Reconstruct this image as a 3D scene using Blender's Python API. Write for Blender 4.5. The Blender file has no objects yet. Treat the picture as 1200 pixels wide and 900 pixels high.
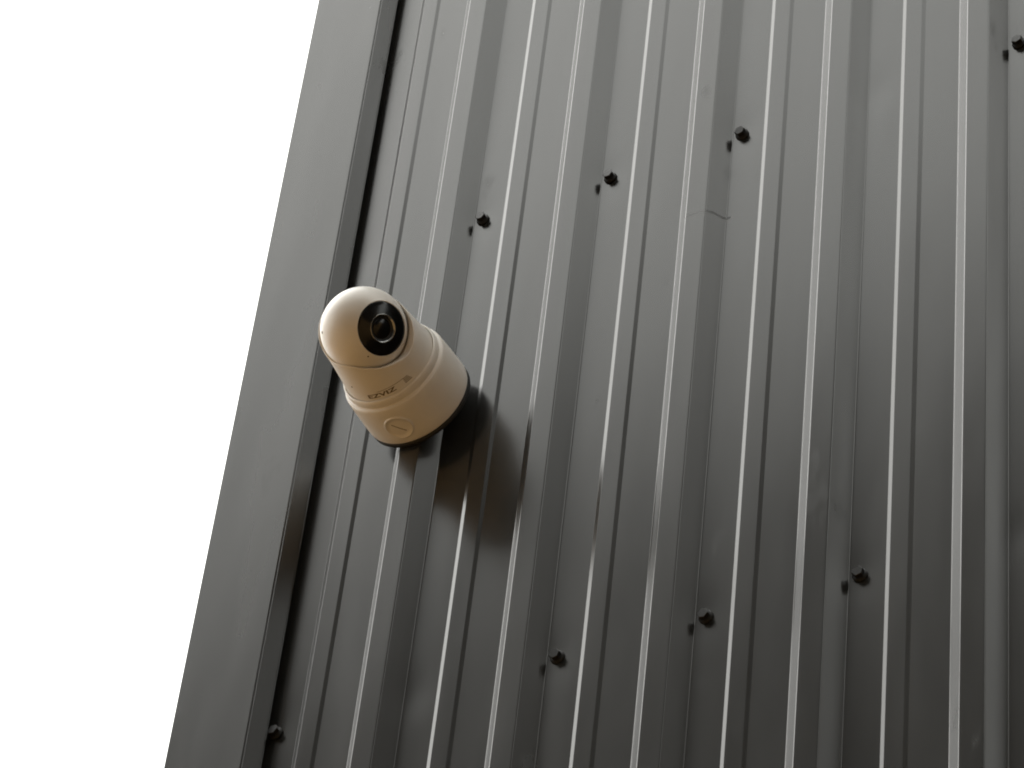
import bpy, bmesh, math, random
from mathutils import Vector, Matrix

# ---------------------------------------------------------------- camera, sky, sun, exposure
scene = bpy.context.scene
col = scene.collection
R = math.radians

cam_data = bpy.data.cameras.new('camera')
cam = bpy.data.objects.new('camera', cam_data)
col.objects.link(cam)
cam.location = (1.41287, -2.02298, 1.60015)
cam.rotation_euler = (2.33120849, -0.09439997, 0.49725367)
cam_data.sensor_fit = 'HORIZONTAL'
cam_data.sensor_width = 36.0
cam_data.lens = 127.517
cam_data.clip_start = 0.05
cam_data.clip_end = 2000.0
scene.camera = cam

SUN_DIR = Vector((-0.62, -0.04, 0.78)).normalized()      # towards the veiled sun
SUN_ELEV = math.asin(SUN_DIR.z)
SUN_ROT = math.atan2(SUN_DIR.x, SUN_DIR.y)

world = bpy.data.worlds.new('World')
scene.world = world
world.use_nodes = True
wn, wl = world.node_tree.nodes, world.node_tree.links
wn.clear()
w_out = wn.new('ShaderNodeOutputWorld')
w_bg = wn.new('ShaderNodeBackground')
w_sky = wn.new('ShaderNodeTexSky')
w_sky.sky_type = 'NISHITA'
w_sky.sun_disc = False
w_sky.sun_elevation = SUN_ELEV
w_sky.sun_rotation = SUN_ROT
w_sky.air_density = 1.0
w_sky.dust_density = 6.0
w_sky.ozone_density = 1.0
w_hs = wn.new('ShaderNodeHueSaturation')                   # cloud veil: the blue is washed out
w_hs.inputs['Saturation'].default_value = 0.06
w_mix = wn.new('ShaderNodeMix')
w_mix.data_type = 'RGBA'
w_mix.inputs['Factor'].default_value = 0.80                # even white overcast in front of the clear sky
w_mix.inputs[7].default_value = (8.6, 8.68, 8.25, 1)
w_bg.inputs['Strength'].default_value = 0.15
wl.new(w_sky.outputs['Color'], w_hs.inputs['Color'])
wl.new(w_hs.outputs['Color'], w_mix.inputs[6])
wl.new(w_mix.outputs[2], w_bg.inputs['Color'])
wl.new(w_bg.outputs['Background'], w_out.inputs['Surface'])

sun_data = bpy.data.lights.new('sun', 'SUN')
sun_data.energy = 0.5
sun_data.angle = R(55)
sun_data.color = (1.0, 0.97, 0.92)
sun = bpy.data.objects.new('sun', sun_data)
col.objects.link(sun)
sun.rotation_euler = (-SUN_DIR).to_track_quat('-Z', 'Y').to_euler()
sun.location = (-4, -4, 12)

scene.view_settings.view_transform = 'Standard'
scene.view_settings.look = 'None'
scene.view_settings.gamma = 1.0
scene.view_settings.use_curve_mapping = False
scene.view_settings.exposure = 1.0
scene.cycles.filter_width = 1.9

# ---------------------------------------------------------------- helpers
def tag(o, label=None, cat=None, group=None, kind=None):
    if label: o['label'] = label
    if cat: o['category'] = cat
    if group: o['group'] = group
    if kind: o['kind'] = kind
    return o

def empty(name, loc=(0, 0, 0), matrix=None):
    o = bpy.data.objects.new(name, None)
    o.empty_display_size = 0.1
    col.objects.link(o)
    if matrix is not None:
        o.matrix_world = matrix
    else:
        o.location = loc
    return o

def link_mesh(name, mesh, mat, parent=None, smooth=False):
    if mat and not mesh.materials:
        mesh.materials.append(mat)
    if smooth:
        for p in mesh.polygons:
            p.use_smooth = True
    o = bpy.data.objects.new(name, mesh)
    col.objects.link(o)
    if parent:
        o.parent = parent
    return o

def mesh_pydata(name, verts, faces):
    me = bpy.data.meshes.new(name)
    me.from_pydata(verts, [], faces)
    me.update()
    return me

def box_mesh(name, lo, hi, bevel=0.0):
    bm = bmesh.new()
    bmesh.ops.create_cube(bm, size=1)
    for v in bm.verts:
        v.co = Vector([lo[i] + (v.co[i] + 0.5) * (hi[i] - lo[i]) for i in range(3)])
    if bevel:
        bmesh.ops.bevel(bm, geom=bm.edges[:], offset=bevel, segments=2, affect='EDGES')
    me = bpy.data.meshes.new(name)
    bm.to_mesh(me)
    bm.free()
    return me

def lathe(name, prof, n=96, cap_start=True, cap_end=True):
    """prof: list of (r, z) from bottom to top, turned about local z."""
    verts, faces = [], []
    for r, z in prof:
        for i in range(n):
            a = 2 * math.pi * i / n
            verts.append((r * math.cos(a), r * math.sin(a), z))
    for j in range(len(prof) - 1):
        for i in range(n):
            k = (i + 1) % n
            faces.append((j * n + i, j * n + k, (j + 1) * n + k, (j + 1) * n + i))
    if cap_start:
        faces.append(tuple(reversed(range(n))))
    if cap_end:
        faces.append(tuple((len(prof) - 1) * n + i for i in range(n)))
    return mesh_pydata(name, verts, faces)

def weighted(o):
    m = o.modifiers.new('weighted', 'WEIGHTED_NORMAL')
    m.keep_sharp = True
    m.weight = 100

def round_poly(pts, rad, seg=4):
    """round the inner corners of a 2-D polyline."""
    out = [Vector(pts[0])]
    for i in range(1, len(pts) - 1):
        a, b, c = Vector(pts[i - 1]), Vector(pts[i]), Vector(pts[i + 1])
        u, v = (a - b), (c - b)
        lu, lv = u.length, v.length
        u.normalize(); v.normalize()
        ang = u.angle(v)
        d = min(rad / math.tan(ang / 2) if ang < math.pi - 1e-3 else 0, lu * 0.45, lv * 0.45)
        p0, p1 = b + u * d, b + v * d
        for s in range(seg + 1):
            t = s / seg
            out.append(p0 * (1 - t) ** 2 + b * 2 * t * (1 - t) + p1 * t ** 2)
    out.append(Vector(pts[-1]))
    return out

def extrude_profile(name, pts, z0, z1, thick=0.0, zs=None):
    """a folded sheet: 2-D polyline (x, y) run from z0 to z1."""
    zs = zs or [z0, z1]
    n = len(pts)
    verts, faces = [], []
    for z in zs:
        for p in pts:
            verts.append((p[0], p[1], z))
    for j in range(len(zs) - 1):
        for i in range(n - 1):
            faces.append((j * n + i, j * n + i + 1, (j + 1) * n + i + 1, (j + 1) * n + i))
    return mesh_pydata(name, verts, faces)

# ---------------------------------------------------------------- materials
def new_mat(name):
    m = bpy.data.materials.new(name)
    m.use_nodes = True
    nt = m.node_tree
    b = nt.nodes['Principled BSDF']
    return m, nt.nodes, nt.links, b

def noise(n, l, vec, scale, detail=3.0, rough=0.5):
    t = n.new('ShaderNodeTexNoise')
    t.inputs['Scale'].default_value = scale
    t.inputs['Detail'].default_value = detail
    t.inputs['Roughness'].default_value = rough
    if vec is not None:
        l.new(vec, t.inputs['Vector'])
    return t.outputs['Fac']

def ramp(n, l, fac, stops):
    r = n.new('ShaderNodeValToRGB')
    el = r.color_ramp.elements
    while len(el) < len(stops):
        el.new(0.5)
    for e, (p, c) in zip(el, stops):
        e.position = p
        e.color = c if len(c) == 4 else (*c, 1)
    l.new(fac, r.inputs['Fac'])
    return r.outputs['Color']

def math_node(n, l, op, a, b=None, clamp=False):
    m = n.new('ShaderNodeMath')
    m.operation = op
    m.use_clamp = clamp
    for i, v in enumerate((a, b)):
        if v is None:
            continue
        if isinstance(v, (int, float)):
            m.inputs[i].default_value = v
        else:
            l.new(v, m.inputs[i])
    return m.outputs[0]

def mapping(n, l, src, scale=(1, 1, 1), loc=(0, 0, 0)):
    m = n.new('ShaderNodeMapping')
    m.inputs['Scale'].default_value = scale
    m.inputs['Location'].default_value = loc
    l.new(src, m.inputs['Vector'])
    return m.outputs['Vector']

P = 0.14                       # rib pitch of the cladding
ROW_TOP, ROW_LOW = 4.134, 3.5403
SCREW_X = 0.071 * P

def painted_steel(name, base, rough, marks=True, gloss=0.74):
    m, n, l, b = new_mat(name)
    tc = n.new('ShaderNodeTexCoord').outputs['Object']
    # colour: fine pigment mottling, faint dust, a few scuffs
    grain = noise(n, l, tc, 900.0, 2.0, 0.6)
    dust = noise(n, l, mapping(n, l, tc, (9, 9, 1.6)), 1.0, 5.0, 0.6)
    c1 = ramp(n, l, grain, [(0.30, tuple(x * 0.88 for x in base)), (0.70, tuple(x * 1.12 for x in base))])
    mx = n.new('ShaderNodeMix'); mx.data_type = 'RGBA'
    l.new(ramp(n, l, dust, [(0.45, (0, 0, 0)), (0.80, (0.10, 0.10, 0.10))]), mx.inputs['Factor'])
    l.new(c1, mx.inputs[6])
    mx.inputs[7].default_value = (0.10, 0.097, 0.087, 1)
    colour = mx.outputs[2]
    smudge = noise(n, l, mapping(n, l, tc, (26, 26, 11), (3.1, 0, 1.7)), 1.0, 4.0, 0.55)
    smudge_f = ramp(n, l, smudge, [(0.66, (0, 0, 0)), (0.78, (1, 1, 1))])
    if marks:
        # a crooked scratch across one rib
        sep = n.new('ShaderNodeSeparateXYZ'); l.new(tc, sep.inputs[0])
        wob = noise(n, l, mapping(n, l, tc, (60, 60, 0)), 1.0, 3.0)
        zc = math_node(n, l, 'ADD', math_node(n, l, 'MULTIPLY', math_node(n, l, 'SUBTRACT', wob, 0.5), 0.008), SCR_Z)
        dz = math_node(n, l, 'ABSOLUTE', math_node(n, l, 'SUBTRACT', sep.outputs[2], zc))
        inz = math_node(n, l, 'SUBTRACT', 1.0, math_node(n, l, 'DIVIDE', dz, 0.0022), clamp=True)
        dx = math_node(n, l, 'ABSOLUTE', math_node(n, l, 'SUBTRACT', sep.outputs[0], SCR_X))
        inx = math_node(n, l, 'LESS_THAN', dx, SCR_W)
        scr = math_node(n, l, 'MULTIPLY', math_node(n, l, 'MULTIPLY', inz, inx),
                        noise(n, l, tc, 160.0, 2.0))
        scr = math_node(n, l, 'MULTIPLY', scr, 0.9, clamp=True)
        mx2 = n.new('ShaderNodeMix'); mx2.data_type = 'RGBA'
        l.new(scr, mx2.inputs['Factor'])
        l.new(colour, mx2.inputs[6])
        mx2.inputs[7].default_value = (0.012, 0.011, 0.010, 1)
        colour = mx2.outputs[2]
    l.new(colour, b.inputs['Base Color'])
    # gloss: patchy film of dust
    rr = n.new('ShaderNodeMapRange')
    rr.inputs['From Min'].default_value = 0.3
    rr.inputs['From Max'].default_value = 0.75
    rr.inputs['To Min'].default_value = rough - 0.03
    rr.inputs['To Max'].default_value = rough + 0.05
    l.new(dust, rr.inputs['Value'])
    rsum = math_node(n, l, 'ADD', rr.outputs[0], math_node(n, l, 'MULTIPLY', smudge_f, 0.10))
    if marks:
        rsum = math_node(n, l, 'ADD', rsum, math_node(n, l, 'MULTIPLY', scr, 0.5))
    l.new(rsum, b.inputs['Roughness'])
    # grimy patches shine a little less
    l.new(math_node(n, l, 'SUBTRACT', gloss, math_node(n, l, 'MULTIPLY', math_node(n, l, 'ADD', smudge_f, math_node(n, l, 'MULTIPLY', grain, 0.30)), 0.17)), b.inputs['Specular IOR Level'])
    b.inputs['IOR'].default_value = 1.55
    # relief: slow oil-canning of the thin sheet
    can = noise(n, l, mapping(n, l, tc, (14, 14, 3.0)), 1.0, 1.5, 0.4)
    b2 = n.new('ShaderNodeBump'); b2.inputs['Strength'].default_value = 1.0
    b2.inputs['Distance'].default_value = 0.0008
    l.new(can, b2.inputs['Height'])
    last = b2.outputs['Normal']
    if marks:
        # shallow dimples pressed in by the fasteners
        sx = math_node(n, l, 'SUBTRACT', math_node(n, l, 'MODULO', math_node(n, l, 'ADD', sep.outputs[0], 14.0 + P / 2 - SCREW_X), P), P / 2)
        for row in (ROW_TOP, ROW_LOW):
            sz = math_node(n, l, 'SUBTRACT', sep.outputs[2], row)
            d2 = math_node(n, l, 'ADD', math_node(n, l, 'MULTIPLY', sx, sx), math_node(n, l, 'MULTIPLY', math_node(n, l, 'MULTIPLY', sz, sz), 0.35))
            g = math_node(n, l, 'EXPONENT', math_node(n, l, 'MULTIPLY', d2, -1.0 / (0.016 ** 2)))
            bb = n.new('ShaderNodeBump'); bb.invert = True
            bb.inputs['Strength'].default_value = 1.0
            bb.inputs['Distance'].default_value = 0.0003
            l.new(g, bb.inputs['Height'])
            l.new(last, bb.inputs['Normal'])
            last = bb.outputs['Normal']
    l.new(last, b.inputs['Normal'])
    return m

SCR_X, SCR_Z, SCR_W = 0.2655, 4.024, 0.0185
M_CLAD = painted_steel('grey_coated_cladding', (0.017, 0.0176, 0.0168), 0.21, True)
M_TRIM = painted_steel('grey_coated_trim', (0.017, 0.0176, 0.0168), 0.25, False, 0.60)

def plain(name, colour, rough=0.5, metallic=0.0, spec=0.5, bump=0.0, bscale=400.0, var=0.0, vscale=40.0, coat=0.0):
    m, n, l, b = new_mat(name)
    tc = n.new('ShaderNodeTexCoord').outputs['Object']
    if var:
        f = noise(n, l, tc, vscale, 4.0, 0.6)
        c = ramp(n, l, f, [(0.3, tuple(x * (1 - var) for x in colour)), (0.7, tuple(min(1, x * (1 + var)) for x in colour))])
        l.new(c, b.inputs['Base Color'])
    else:
        b.inputs['Base Color'].default_value = (*colour, 1)
    b.inputs['Roughness'].default_value = rough
    b.inputs['Metallic'].default_value = metallic
    b.inputs['Specular IOR Level'].default_value = spec
    b.inputs['Coat Weight'].default_value = coat
    if bump:
        bp = n.new('ShaderNodeBump')
        bp.inputs['Strength'].default_value = bump
        bp.inputs['Distance'].default_value = 0.0005
        l.new(noise(n, l, tc, bscale, 2.0), bp.inputs['Height'])
        l.new(bp.outputs['Normal'], b.inputs['Normal'])
    return m

M_SHELL = plain('white_plastic', (0.74, 0.705, 0.65), 0.36, spec=0.5, bump=0.10, bscale=1600.0, var=0.025, vscale=60.0)
M_PLATE = plain('black_rubber', (0.012, 0.012, 0.012), 0.7, bump=0.2, bscale=900)
M_LENS = plain('black_gloss_acrylic', (0.003, 0.003, 0.0033), 0.15, spec=0.35)
M_RING = plain('dark_satin_metal', (0.32, 0.32, 0.31), 0.18, metallic=1.0)
M_BARREL = plain('matt_black_barrel', (0.006, 0.006, 0.006), 0.55)
M_PRINT = plain('dark_brown_print', (0.13, 0.095, 0.065), 0.6, var=0.25, vscale=900)
M_PRINT_PALE = plain('worn_grey_print', (0.30, 0.255, 0.20), 0.6, var=0.25, vscale=500)
M_HOLE = plain('pin_hole_black', (0.01, 0.009, 0.008), 0.8)
M_SCREW = plain('black_coated_screw', (0.010, 0.010, 0.010), 0.36, spec=0.4, bump=0.2, bscale=700)
M_WASHER = plain('black_rubber_washer', (0.010, 0.010, 0.010), 0.6)
M_BLOCKER = plain('dark_leak_blocker', (0.05, 0.05, 0.05), 0.9)
M_ROOF = plain('roof_sheet_grey', (0.06, 0.062, 0.06), 0.4, var=0.1, vscale=5)

def ground_mat():
    m, n, l, b = new_mat('tan_earth')
    tc = n.new('ShaderNodeTexCoord').outputs['Object']
    f = noise(n, l, tc, 0.8, 8.0, 0.65)
    c = ramp(n, l, f, [(0.30, (0.23, 0.130, 0.052)), (0.50, (0.315, 0.190, 0.082)), (0.72, (0.37, 0.24, 0.115))])
    l.new(c, b.inputs['Base Color'])
    b.inputs['Roughness'].default_value = 1.0
    b.inputs['Specular IOR Level'].default_value = 0.05
    bp = n.new('ShaderNodeBump'); bp.inputs['Distance'].default_value = 0.03
    l.new(noise(n, l, tc, 14.0, 6.0, 0.7), bp.inputs['Height'])
    l.new(bp.outputs['Normal'], b.inputs['Normal'])
    return m

# ---------------------------------------------------------------- the setting
GS = 600.0
gm = mesh_pydata('ground', [(-GS, -GS, 0), (GS, -GS, 0), (GS, GS, 0), (-GS, GS, 0)], [(0, 1, 2, 3)])
tag(link_mesh('ground', gm, ground_mat()), kind='structure')

# ---------------------------------------------------------------- metal building
EAVE = 6.2
H = 0.122 * P                                    # rib height
RIB = [(0.000, 0.0), (0.232, 0.0), (0.260, 0.0074 * P), (0.374, 0.0074 * P), (0.400, 0.0),
       (0.650, 0.0), (0.756, H), (0.906, H)]     # one pitch: pan, small stiffener, pan, tall rib (x in pitches, y out)

building = empty('metal_building', (0, 0, 0))
tag(building, 'dark grey building clad in vertical ribbed metal sheets with a corner trim', 'building')

def sheet_profile(k0, n, lead, tail):
    pts = []
    if lead is not None:
        pts.append((lead * P, -H))
        pts.append(((k0 - 0.094) * P, -H))
    for k in range(k0, k0 + n):
        for x, y in RIB:
            if k == k0 + n - 1 and x > 0.9:
                continue
            pts.append(((k + x) * P, -y))
    pts.append(((k0 + n - 1 + tail) * P, -H))
    return round_poly(pts, 0.0022, 4)

Z0 = 0.12
def make_sheet(k0, n, dy):
    pts = sheet_profile(k0, n, k0 - 1 + 0.79, 0.87)
    pts = [(p[0], p[1] + dy) for p in pts]
    me = extrude_profile('cladding_sheet', pts, Z0, EAVE)
    o = link_mesh('cladding_sheet', me, M_CLAD, building, smooth=True)
    s = o.modifiers.new('thickness', 'SOLIDIFY')
    s.thickness = 0.0007
    s.offset = -1
    weighted(o)
    return o

k = -1
i = 0
while k < 59:
    n = 7 if k == -1 else 6
    make_sheet(k, n, -0.0009 if i % 2 else 0.0)
    k += n
    i += 1
XR = 59 * P                                       # right end of the building
XL = -1.640 * P                                   # left corner
DEPTH = 7.0
# corner trim: folded box section standing proud of the sheets
TX, TY = -0.962 * P, -0.155 * P
tp = round_poly([(TX - 0.0035, -0.054 * P), (TX, -0.050 * P), (-1.0285 * P, TY + 0.0004), (-1.0345 * P, TY + 0.0002), (-1.0395 * P, TY + 0.0018), (-1.0480 * P, TY), (XL, TY), (XL, 0.16), (XL + 0.02, 0.16)], 0.0007, 3)
tp = list(reversed(tp))
tm = extrude_profile('corner_trim', tp, Z0 - 0.04, EAVE + 0.04)
trim = link_mesh('corner_trim', tm, M_TRIM, building, smooth=True)
sm = trim.modifiers.new('thickness', 'SOLIDIFY'); sm.thickness = 0.0009; sm.offset = -1
weighted(trim)
tag(trim, 'flat grey corner trim with a folded return edge')

# unseen box added to stop light leaks, side cladding, plinth and roof
link_mesh('leak_blocker', box_mesh('leak_blocker', (XL + 0.03, 0.004, 0.0), (XR - 0.02, DEPTH - 0.05, EAVE)), M_BLOCKER, building)
side_pts = [(-(p[1]), p[0]) for p in sheet_profile(0, 50, -0.15, 0.80)]
side_pts = [(XL + 0.026 - a, 0.10 + b) for a, b in side_pts]
sme = extrude_profile('side_cladding', [(a, b) for a, b in side_pts if b < DEPTH], Z0, EAVE)
so = link_mesh('side_cladding', sme, M_CLAD, building, smooth=True)
weighted(so)
pl = box_mesh('plinth', (XL + 0.012, -0.012, 0.0), (XR, DEPTH, Z0 - 0.015), 0.004)
link_mesh('plinth', pl, plain('concrete_plinth', (0.30, 0.29, 0.27), 0.85, bump=0.4, bscale=60, var=0.2, vscale=12), building)
roof = link_mesh('roof', box_mesh('roof', (XL - 0.12, -0.14, EAVE + 0.042), (XR + 0.12, DEPTH + 0.12, EAVE + 0.13), 0.006), M_ROOF, building)
link_mesh('gutter', box_mesh('gutter', (XL - 0.12, -0.20, EAVE + 0.03), (XR + 0.12, -0.142, EAVE + 0.12), 0.008), M_ROOF, roof)

# fasteners: hex head with a flange, rubber washer below it
def hex_head():
    prof = [(0.0058, 0.0), (0.0058, 0.0007), (0.0052, 0.0010)]
    n = 24
    bm = bmesh.new()
    rings = []
    for r, z in prof:
        rings.append([bm.verts.new((r * math.cos(2 * math.pi * i / n), r * math.sin(2 * math.pi * i / n), z)) for i in range(n)])
    def hexr(a, af):
        w = math.pi / 3
        t = (a % w) - w / 2
        return af / math.cos(t)
    for af, z in ((0.0046, 0.0011), (0.0046, 0.0046), (0.0041, 0.0051)):
        rings.append([bm.verts.new((hexr(2 * math.pi * i / n, af) * math.cos(2 * math.pi * i / n),
                                    hexr(2 * math.pi * i / n, af) * math.sin(2 * math.pi * i / n), z)) for i in range(n)])
    for a, b in zip(rings, rings[1:]):
        for i in range(n):
            j = (i + 1) % n
            bm.faces.new((a[i], a[j], b[j], b[i]))
    bm.faces.new(rings[-1])
    me = bpy.data.meshes.new('screw')
    bm.to_mesh(me); bm.free()
    return me

screw_me = hex_head()
screw_me.materials.append(M_SCREW)
washer_me = lathe('washer', [(0.0066, 0.0), (0.0066, 0.0012), (0.0058, 0.0019)], 24)
washer_me.materials.append(M_WASHER)
random.seed(4)
def screw(x, z):
    o = bpy.data.objects.new('screw', screw_me)
    col.objects.link(o)
    o.parent = building
    o.location = (x, -0.0021, z)
    o.rotation_euler = (R(90 + random.uniform(-5, 5)), R(random.uniform(0, 60)), R(random.uniform(-5, 5)))
    w = bpy.data.objects.new('washer', washer_me)
    col.objects.link(w)
    w.parent = o
    w.location = (0, 0, -0.0018)
for kk in (0, 1, 2, 4):
    screw(kk * P + SCREW_X, ROW_TOP)
for kk in (-1, 1, 2, 3):
    screw(kk * P + SCREW_X, ROW_LOW)
for row in (0.6, 1.2, 1.8, 2.4, 2.95, 4.73, 5.32, 5.9):
    for kk in range(0, 9):
        if (kk * 7 + int(row * 10)) % 4:
            screw(kk * P + SCREW_X, row)

# ---------------------------------------------------------------- building across the yard
neighbour = empty('neighbour_building', (0, -6.4, 0))
tag(neighbour, 'tall plain rendered building across the yard, facing the grey metal wall', 'building')
M_REND = plain('dull_brown_render', (0.042, 0.038, 0.034), 0.9, bump=0.3, bscale=80, var=0.2, vscale=3)
M_GLASS = plain('dark_window_glass', (0.02, 0.022, 0.024), 0.08, spec=0.6)
M_FRAME = plain('grey_window_frame', (0.25, 0.25, 0.24), 0.5)
NX0, NX1, NH = -6.5, 5.0, 10.2
link_mesh('wall', box_mesh('wall', (NX0, -8, 0), (NX1, 0, NH)), M_REND, neighbour)
link_mesh('roof', box_mesh('roof', (NX0 - 0.3, -8.3, NH + 0.003), (NX1 + 0.3, 0.3, NH + 0.25), 0.01), M_ROOF, neighbour)
for zz in (1.2, 4.2, 7.2):
    for xx in range(-4, 4, 3):
        f = link_mesh('window', box_mesh('window', (xx, 0.003, zz), (xx + 1.4, 0.06, zz + 1.5), 0.005), M_FRAME, neighbour)
        link_mesh('pane', box_mesh('pane', (xx + 0.08, 0.063, zz + 0.08), (xx + 1.32, 0.068, zz + 1.42)), M_GLASS, f)

block = empty('end_building', (13.0, -9.0, 0))
tag(block, 'tall plain building closing the right end of the yard', 'building')
link_mesh('wall', box_mesh('wall', (0, -6.0, 0), (9.0, 6.0, 16.5)), M_REND, block)
link_mesh('roof', box_mesh('roof', (-0.25, -6.25, 16.503), (9.25, 6.25, 16.75), 0.01), M_ROOF, block)
for zz in (1.2, 4.2, 7.2, 10.2, 13.2):
    for yy in (-4.6, -1.2, 2.2):
        f = link_mesh('window', box_mesh('window', (-0.06, yy, zz), (-0.003, yy + 1.4, zz + 1.5), 0.005), M_FRAME, block)
        link_mesh('pane', box_mesh('pane', (-0.068, yy + 0.08, zz + 0.08), (-0.063, yy + 1.32, zz + 1.42)), M_GLASS, f)

# ---------------------------------------------------------------- security camera on the wall
O = Vector((-0.01856, -H - 0.010, 3.88331))
E1 = Vector((0.53076106, 0.0, -0.8475215))        # across the axis, towards the viewer
E2 = Vector((0.8475215, 0.0, 0.53076106))
AX = Vector((0, -1, 0))                            # out of the wall
mat = Matrix(((E1.x, E2.x, AX.x, O.x), (E1.y, E2.y, AX.y, O.y), (E1.z, E2.z, AX.z, O.z), (0, 0, 0, 1)))
seccam = empty('security_camera', matrix=mat)
tag(seccam, 'white pan and tilt security camera with round black lens, fixed to the ribbed wall', 'security camera')
mm = 0.001
S_LIP, S_BALL, R_BALL = 50.0, 95.2, 39.8
R_SH = 41.4

# rubber pad between base and ribs
link_mesh('mounting_plate', lathe('mounting_plate', [(r * mm, z * mm) for r, z in
          [(51.8, -10.0), (53.0, -9.3), (53.0, -5.7), (52.2, -5.05)]], 96), M_PLATE, seccam, True)
# base drum with lip
base_prof = [(50.6, -5.0), (52.0, -4.75), (52.8, -4.0), (53.2, -2.6), (53.2, 5), (52.8, 22), (52.3, 34), (51.9, 39.4), (51.4, 40.5), (50.4, 41.1),
             (48.6, 41.4), (48.4, 42.0), (48.9, 42.5), (49.0, 46.2), (48.75, 48.4), (48.2, 49.7), (47.6, 50.3), (47.1, 50.4), (46.6, 49.8), (46.3, 48.6), (46.0, 46.5), (40, 46.4)]
base = link_mesh('base', lathe('base', [(r * mm, z * mm) for r, z in base_prof], 128), M_SHELL, seccam, True)

def on_drum(me_verts, s0, phi0, rfun):
    """wrap flat (u, v, w) millimetre points on the turned surface: u round it, v along the axis, w outwards."""
    out = []
    for u, v, w in me_verts:
        r = rfun(s0 + v)
        a = phi0 + u / r
        out.append(((r + w) * math.cos(a) * mm, (r + w) * math.sin(a) * mm, (s0 + v) * mm))
    return out

def r_base(s):
    for (r0, z0), (r1, z1) in zip(base_prof[3:8], base_prof[4:9]):
        if z0 <= s <= z1:
            return r0 + (r1 - r0) * (s - z0) / (z1 - z0)
    return 52.0

# cable plug: raised disc with a rim and a coin slot
def plug_mesh():
    n = 48
    prof = [(14.0, 0.02), (13.7, 0.9), (12.9, 1.25), (12.0, 1.2), (11.6, 0.45), (0.0, 0.45)]
    pts, faces = [], []
    for r, w in prof[:-1]:
        for i in range(n):
            a = 2 * math.pi * i / n
            pts.append((r * math.cos(a), r * math.sin(a), w))
    for q in (8.0, 4.0):
        for i in range(n):
            a = 2 * math.pi * i / n
            pts.append((q * math.cos(a), q * math.sin(a), 0.45))
    pts.append((0, 0, 0.45))
    m = len(prof) - 1 + 2
    for j in range(m - 1):
        for i in range(n):
            kx = (i + 1) % n
            faces.append((j * n + i, j * n + kx, (j + 1) * n + kx, (j + 1) * n + i))
    c = len(pts) - 1
    for i in range(n):
        faces.append(((m - 1) * n + i, (m - 1) * n + (i + 1) % n, c))
    return pts, faces
PLUG_S, PLUG_A = 16.5, R(-33)
pp, pf = plug_mesh()
plug = link_mesh('cable_plug', mesh_pydata('cable_plug', on_drum(pp, PLUG_S, PLUG_A, r_base), pf), M_SHELL, base, True)
sl = []
for u, v in ((-7.5, -0.55), (-3.5, -0.55), (0, -0.55), (3.5, -0.55), (7.5, -0.55), (7.5, 0.55), (3.5, 0.55), (0, 0.55), (-3.5, 0.55), (-7.5, 0.55)):
    ca, sa = math.cos(R(-48)), math.sin(R(-48))
    sl.append((u * ca - v * sa, u * sa + v * ca, 0.52))
link_mesh('slot', mesh_pydata('slot', on_drum(sl, PLUG_S, PLUG_A, r_base),
          [(0, 1, 8, 9), (1, 2, 7, 8), (2, 3, 6, 7), (3, 4, 5, 6)]), plain('shaded_slot_plastic', (0.20, 0.17, 0.13), 0.6), base)

# shell that cups the ball head; its rim dips in a notch in front of the lens
LENS_AZ, LENS_EL = R(27.0), R(15.5)
RIM = [(0, -30), (8, -29), (20, -25.5), (38, -20), (52, -12.5), (76, -2), (100, 0), (121, 7), (138, 20), (160, 27), (180, 29)]
def rim_h(psi):
    a = abs((math.degrees(psi) + 180) % 360 - 180)
    for (a0, h0), (a1, h1) in zip(RIM, RIM[1:]):
        if a <= a1:
            t = (a - a0) / (a1 - a0)
            t = t * t * (3 - 2 * t) * 0.5 + t * 0.5
            return 0.79 * (h0 + (h1 - h0) * t)
    return 0.79 * RIM[-1][1]
def r_body(s):
    if s <= S_BALL:
        t = (s - S_LIP) / (S_BALL - S_LIP)
        return 46.0 + (R_SH - 46.0) * (1 - (1 - t) ** 1.25)
    return math.sqrt(max(R_SH ** 2 - (s - S_BALL) ** 2, 1.0))
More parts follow.
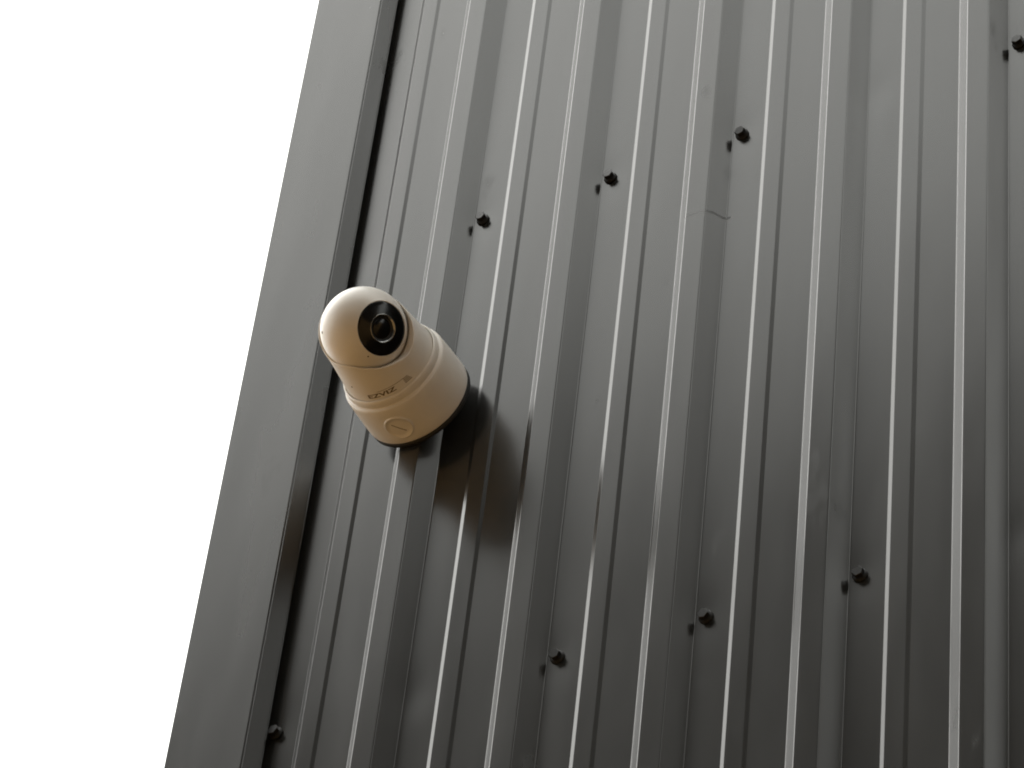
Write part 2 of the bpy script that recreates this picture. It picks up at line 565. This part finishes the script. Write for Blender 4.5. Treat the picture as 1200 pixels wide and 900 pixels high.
def shell_mesh():
    n, m = 160, 28
    verts, faces = [], []
    rims = []
    for i in range(n):
        psi = 2 * math.pi * i / n
        hs = [0.25 * rim_h(psi - 0.09) + 0.5 * rim_h(psi) + 0.25 * rim_h(psi + 0.09)]
        rims.append(S_BALL + hs[0])
    TH = 1.9
    rows = []
    def ring(f):
        row = []
        for i in range(n):
            psi = 2 * math.pi * i / n
            r, s = f(rims[i])
            a = psi + LENS_AZ
            row.append(len(verts))
            verts.append((r * math.cos(a) * mm, r * math.sin(a) * mm, s * mm))
        rows.append(row)
    s_lo = 46.6
    for j in range(m + 1):
        t = j / m
        ring(lambda rim: (r_body(max(s_lo + (rim - 1.4 - s_lo) * t, S_LIP)), s_lo + (rim - 1.4 - s_lo) * t))
    for j in range(1, 6):                       # rounded rim
        a = math.pi * j / 6
        ring(lambda rim: (r_body(rim - 1.4) - TH / 2 * (1 - math.cos(a)), rim - 1.4 + 1.4 * math.sin(a)))
    def ledge(rim, t):                          # sloping inner ledge that closes on the ball
        s1 = rim - 4.6
        rb = math.sqrt(max(R_BALL ** 2 - (s1 - S_BALL) ** 2, 1.0)) + 0.85
        r0 = r_body(rim - 1.4) - TH
        return (r0 + (min(rb, r0 - 0.02) - r0) * t, rim - 1.4 + (s1 - rim + 1.4) * t ** 1.3)
    for j in range(0, 7):
        ring(lambda rim: ledge(rim, j / 6))
    ring(lambda rim: (ledge(rim, 1)[0] - 0.1, ledge(rim, 1)[1] - 6))
    for a, b in zip(rows, rows[1:]):
        for i in range(n):
            kx = (i + 1) % n
            faces.append((a[i], a[kx], b[kx], b[i]))
    return mesh_pydata('shell', verts, faces)
shell = link_mesh('shell', shell_mesh(), M_SHELL, seccam, True)

# ball head, cut flat where the lens window sits
L = Vector((math.cos(LENS_EL) * math.cos(LENS_AZ), math.cos(LENS_EL) * math.sin(LENS_AZ), math.sin(LENS_EL)))
q_l = L.to_track_quat('Z', 'Y')
R_WIN = 25.6
CUT = math.sqrt(R_BALL ** 2 - R_WIN ** 2)
bp = []
for j in range(49):
    a = math.pi * j / 48
    z = -R_BALL * math.cos(a)
    if z < CUT - 0.6:
        bp.append((max(R_BALL * math.sin(a), 0.02), z))
bp += [(R_WIN + 0.12, CUT - 0.25), (R_WIN - 0.15, CUT + 0.15), (R_WIN - 0.7, CUT + 0.15), (R_WIN - 0.9, CUT - 0.9), (5.0, CUT - 1.0)]
head = link_mesh('ball_head', lathe('ball_head', [(r * mm, z * mm) for r, z in bp], 128), M_SHELL, seccam, True)
head.location = (0, 0, S_BALL * mm)
head.rotation_mode = 'QUATERNION'
head.rotation_quaternion = q_l
# lens window, ring, barrel and glass are pieces of the head
wp = [(24.7, CUT - 0.8), (24.7, CUT + 0.25), (24.3, CUT + 0.7)]
for r in (21, 18, 15, 13.2):
    wp.append((r, CUT + 0.7 + 3.4 * (1 - (r / 24.3) ** 2)))
zt = wp[-1][1]
window = link_mesh('lens_window', lathe('lens_window', [(r * mm, z * mm) for r, z in wp], 128, True, False), M_LENS, head, True)
link_mesh('lens_ring', lathe('lens_ring', [(r * mm, z * mm) for r, z in
          [(13.2, zt - 0.4), (13.2, zt + 0.2), (12.9, zt + 0.35), (12.5, zt + 0.3), (11.2, zt - 0.9), (11.2, zt - 2.0)]], 96, False, False), M_RING, head, True)
link_mesh('lens_barrel', lathe('lens_barrel', [(r * mm, z * mm) for r, z in
          [(11.25, zt - 1.0), (10.6, zt - 1.5), (10.2, zt - 2.4), (9.6, zt - 2.4), (0.5, zt - 2.5)]], 96, False, True), M_BARREL, head, True)
gp = [(9.4 * math.cos(R(a)), zt - 2.35 + 1.6 * math.sin(R(a))) for a in (0, 15, 30, 45, 60, 75, 86)]
link_mesh('lens_glass', lathe('lens_glass', [(r * mm, z * mm) for r, z in gp], 64, True, True), M_LENS, head, True)

# pin holes
def dot(parent, pos, nrm, r, name='pin_hole'):
    o = link_mesh(name, lathe(name, [(r * mm, 0), (r * 0.9 * mm, 0.12 * mm)], 16), M_HOLE, parent)
    o.rotation_mode = 'QUATERNION'
    o.location = pos
    o.rotation_quaternion = nrm.to_track_quat('Z', 'Y')
    return o
mic = Vector((0.95784, -0.28633, 0.0236)).normalized()
inv = q_l.inverted()
dot(head, inv @ (mic * (R_BALL + 0.02) * mm), inv @ mic, 0.75)
pv = Vector((-0.0436, -0.7818, 0.6220)).normalized()
dot(head, inv @ (pv * (R_BALL + 0.02) * mm), inv @ pv, 1.3)
a = R(-65.5)
dv = Vector((math.cos(a), math.sin(a), 0.12)).normalized()
dot(shell, Vector((r_body(66) * math.cos(a) * mm, r_body(66) * math.sin(a) * mm, 66 * mm)), dv, 0.8)

# printed lettering on the shell
def r_shell(s):
    return r_body(max(s, S_LIP))
def lettering(text, a0, a1, s_low, height):
    cu = bpy.data.curves.new('lettering', 'FONT')
    cu.body = text
    cu.size = 10.0
    cu.resolution_u = 3
    cu.offset = 0.32
    t = bpy.data.objects.new('lettering', cu)
    col.objects.link(t)
    bpy.context.view_layer.update()
    me = bpy.data.meshes.new_from_object(t.evaluated_get(bpy.context.evaluated_depsgraph_get()))
    bpy.data.objects.remove(t)
    bm = bmesh.new(); bm.from_mesh(me)
    bmesh.ops.triangulate(bm, faces=bm.faces[:])
    bmesh.ops.subdivide_edges(bm, edges=[e for e in bm.edges if e.calc_length() > 1.0], cuts=3, use_grid_fill=True)
    xs = [v.co.x for v in bm.verts]; ys = [v.co.y for v in bm.verts]
    x0, x1, y0, y1 = min(xs), max(xs), min(ys), max(ys)
    for v in bm.verts:
        s = s_low + (v.co.y - y0) / (y1 - y0) * height
        a = a0 + (v.co.x - x0) / (x1 - x0) * (a1 - a0)
        r = r_shell(s) + 0.09
        v.co = Vector((r * math.cos(a), r * math.sin(a), s)) * mm
    me2 = bpy.data.meshes.new('lettering')
    bm.to_mesh(me2); bm.free()
    return link_mesh('lettering', me2, M_PRINT, shell)
lettering('EZVIZ', R(-48), R(-11), 52.3, 4.4)
def strip(a0, a1, s0, s1, mat_, name):
    n = 16
    vs, fs = [], []
    for i in range(n + 1):
        a = a0 + (a1 - a0) * i / n
        for s in (s0, s1):
            r = r_shell(s) + 0.08
            vs.append((r * math.cos(a) * mm, r * math.sin(a) * mm, s * mm))
    for i in range(n):
        fs.append((2 * i, 2 * i + 2, 2 * i + 3, 2 * i + 1))
    return link_mesh(name, mesh_pydata(name, vs, fs), mat_, shell)
strip(R(-34), R(2), 57.9, 58.5, M_PRINT_PALE, 'printed_line')
for q in range(4):
    strip(R(1), R(11 - q), 52.6 + 1.55 * q, 53.6 + 1.55 * q, M_PRINT_PALE, 'printed_mark')
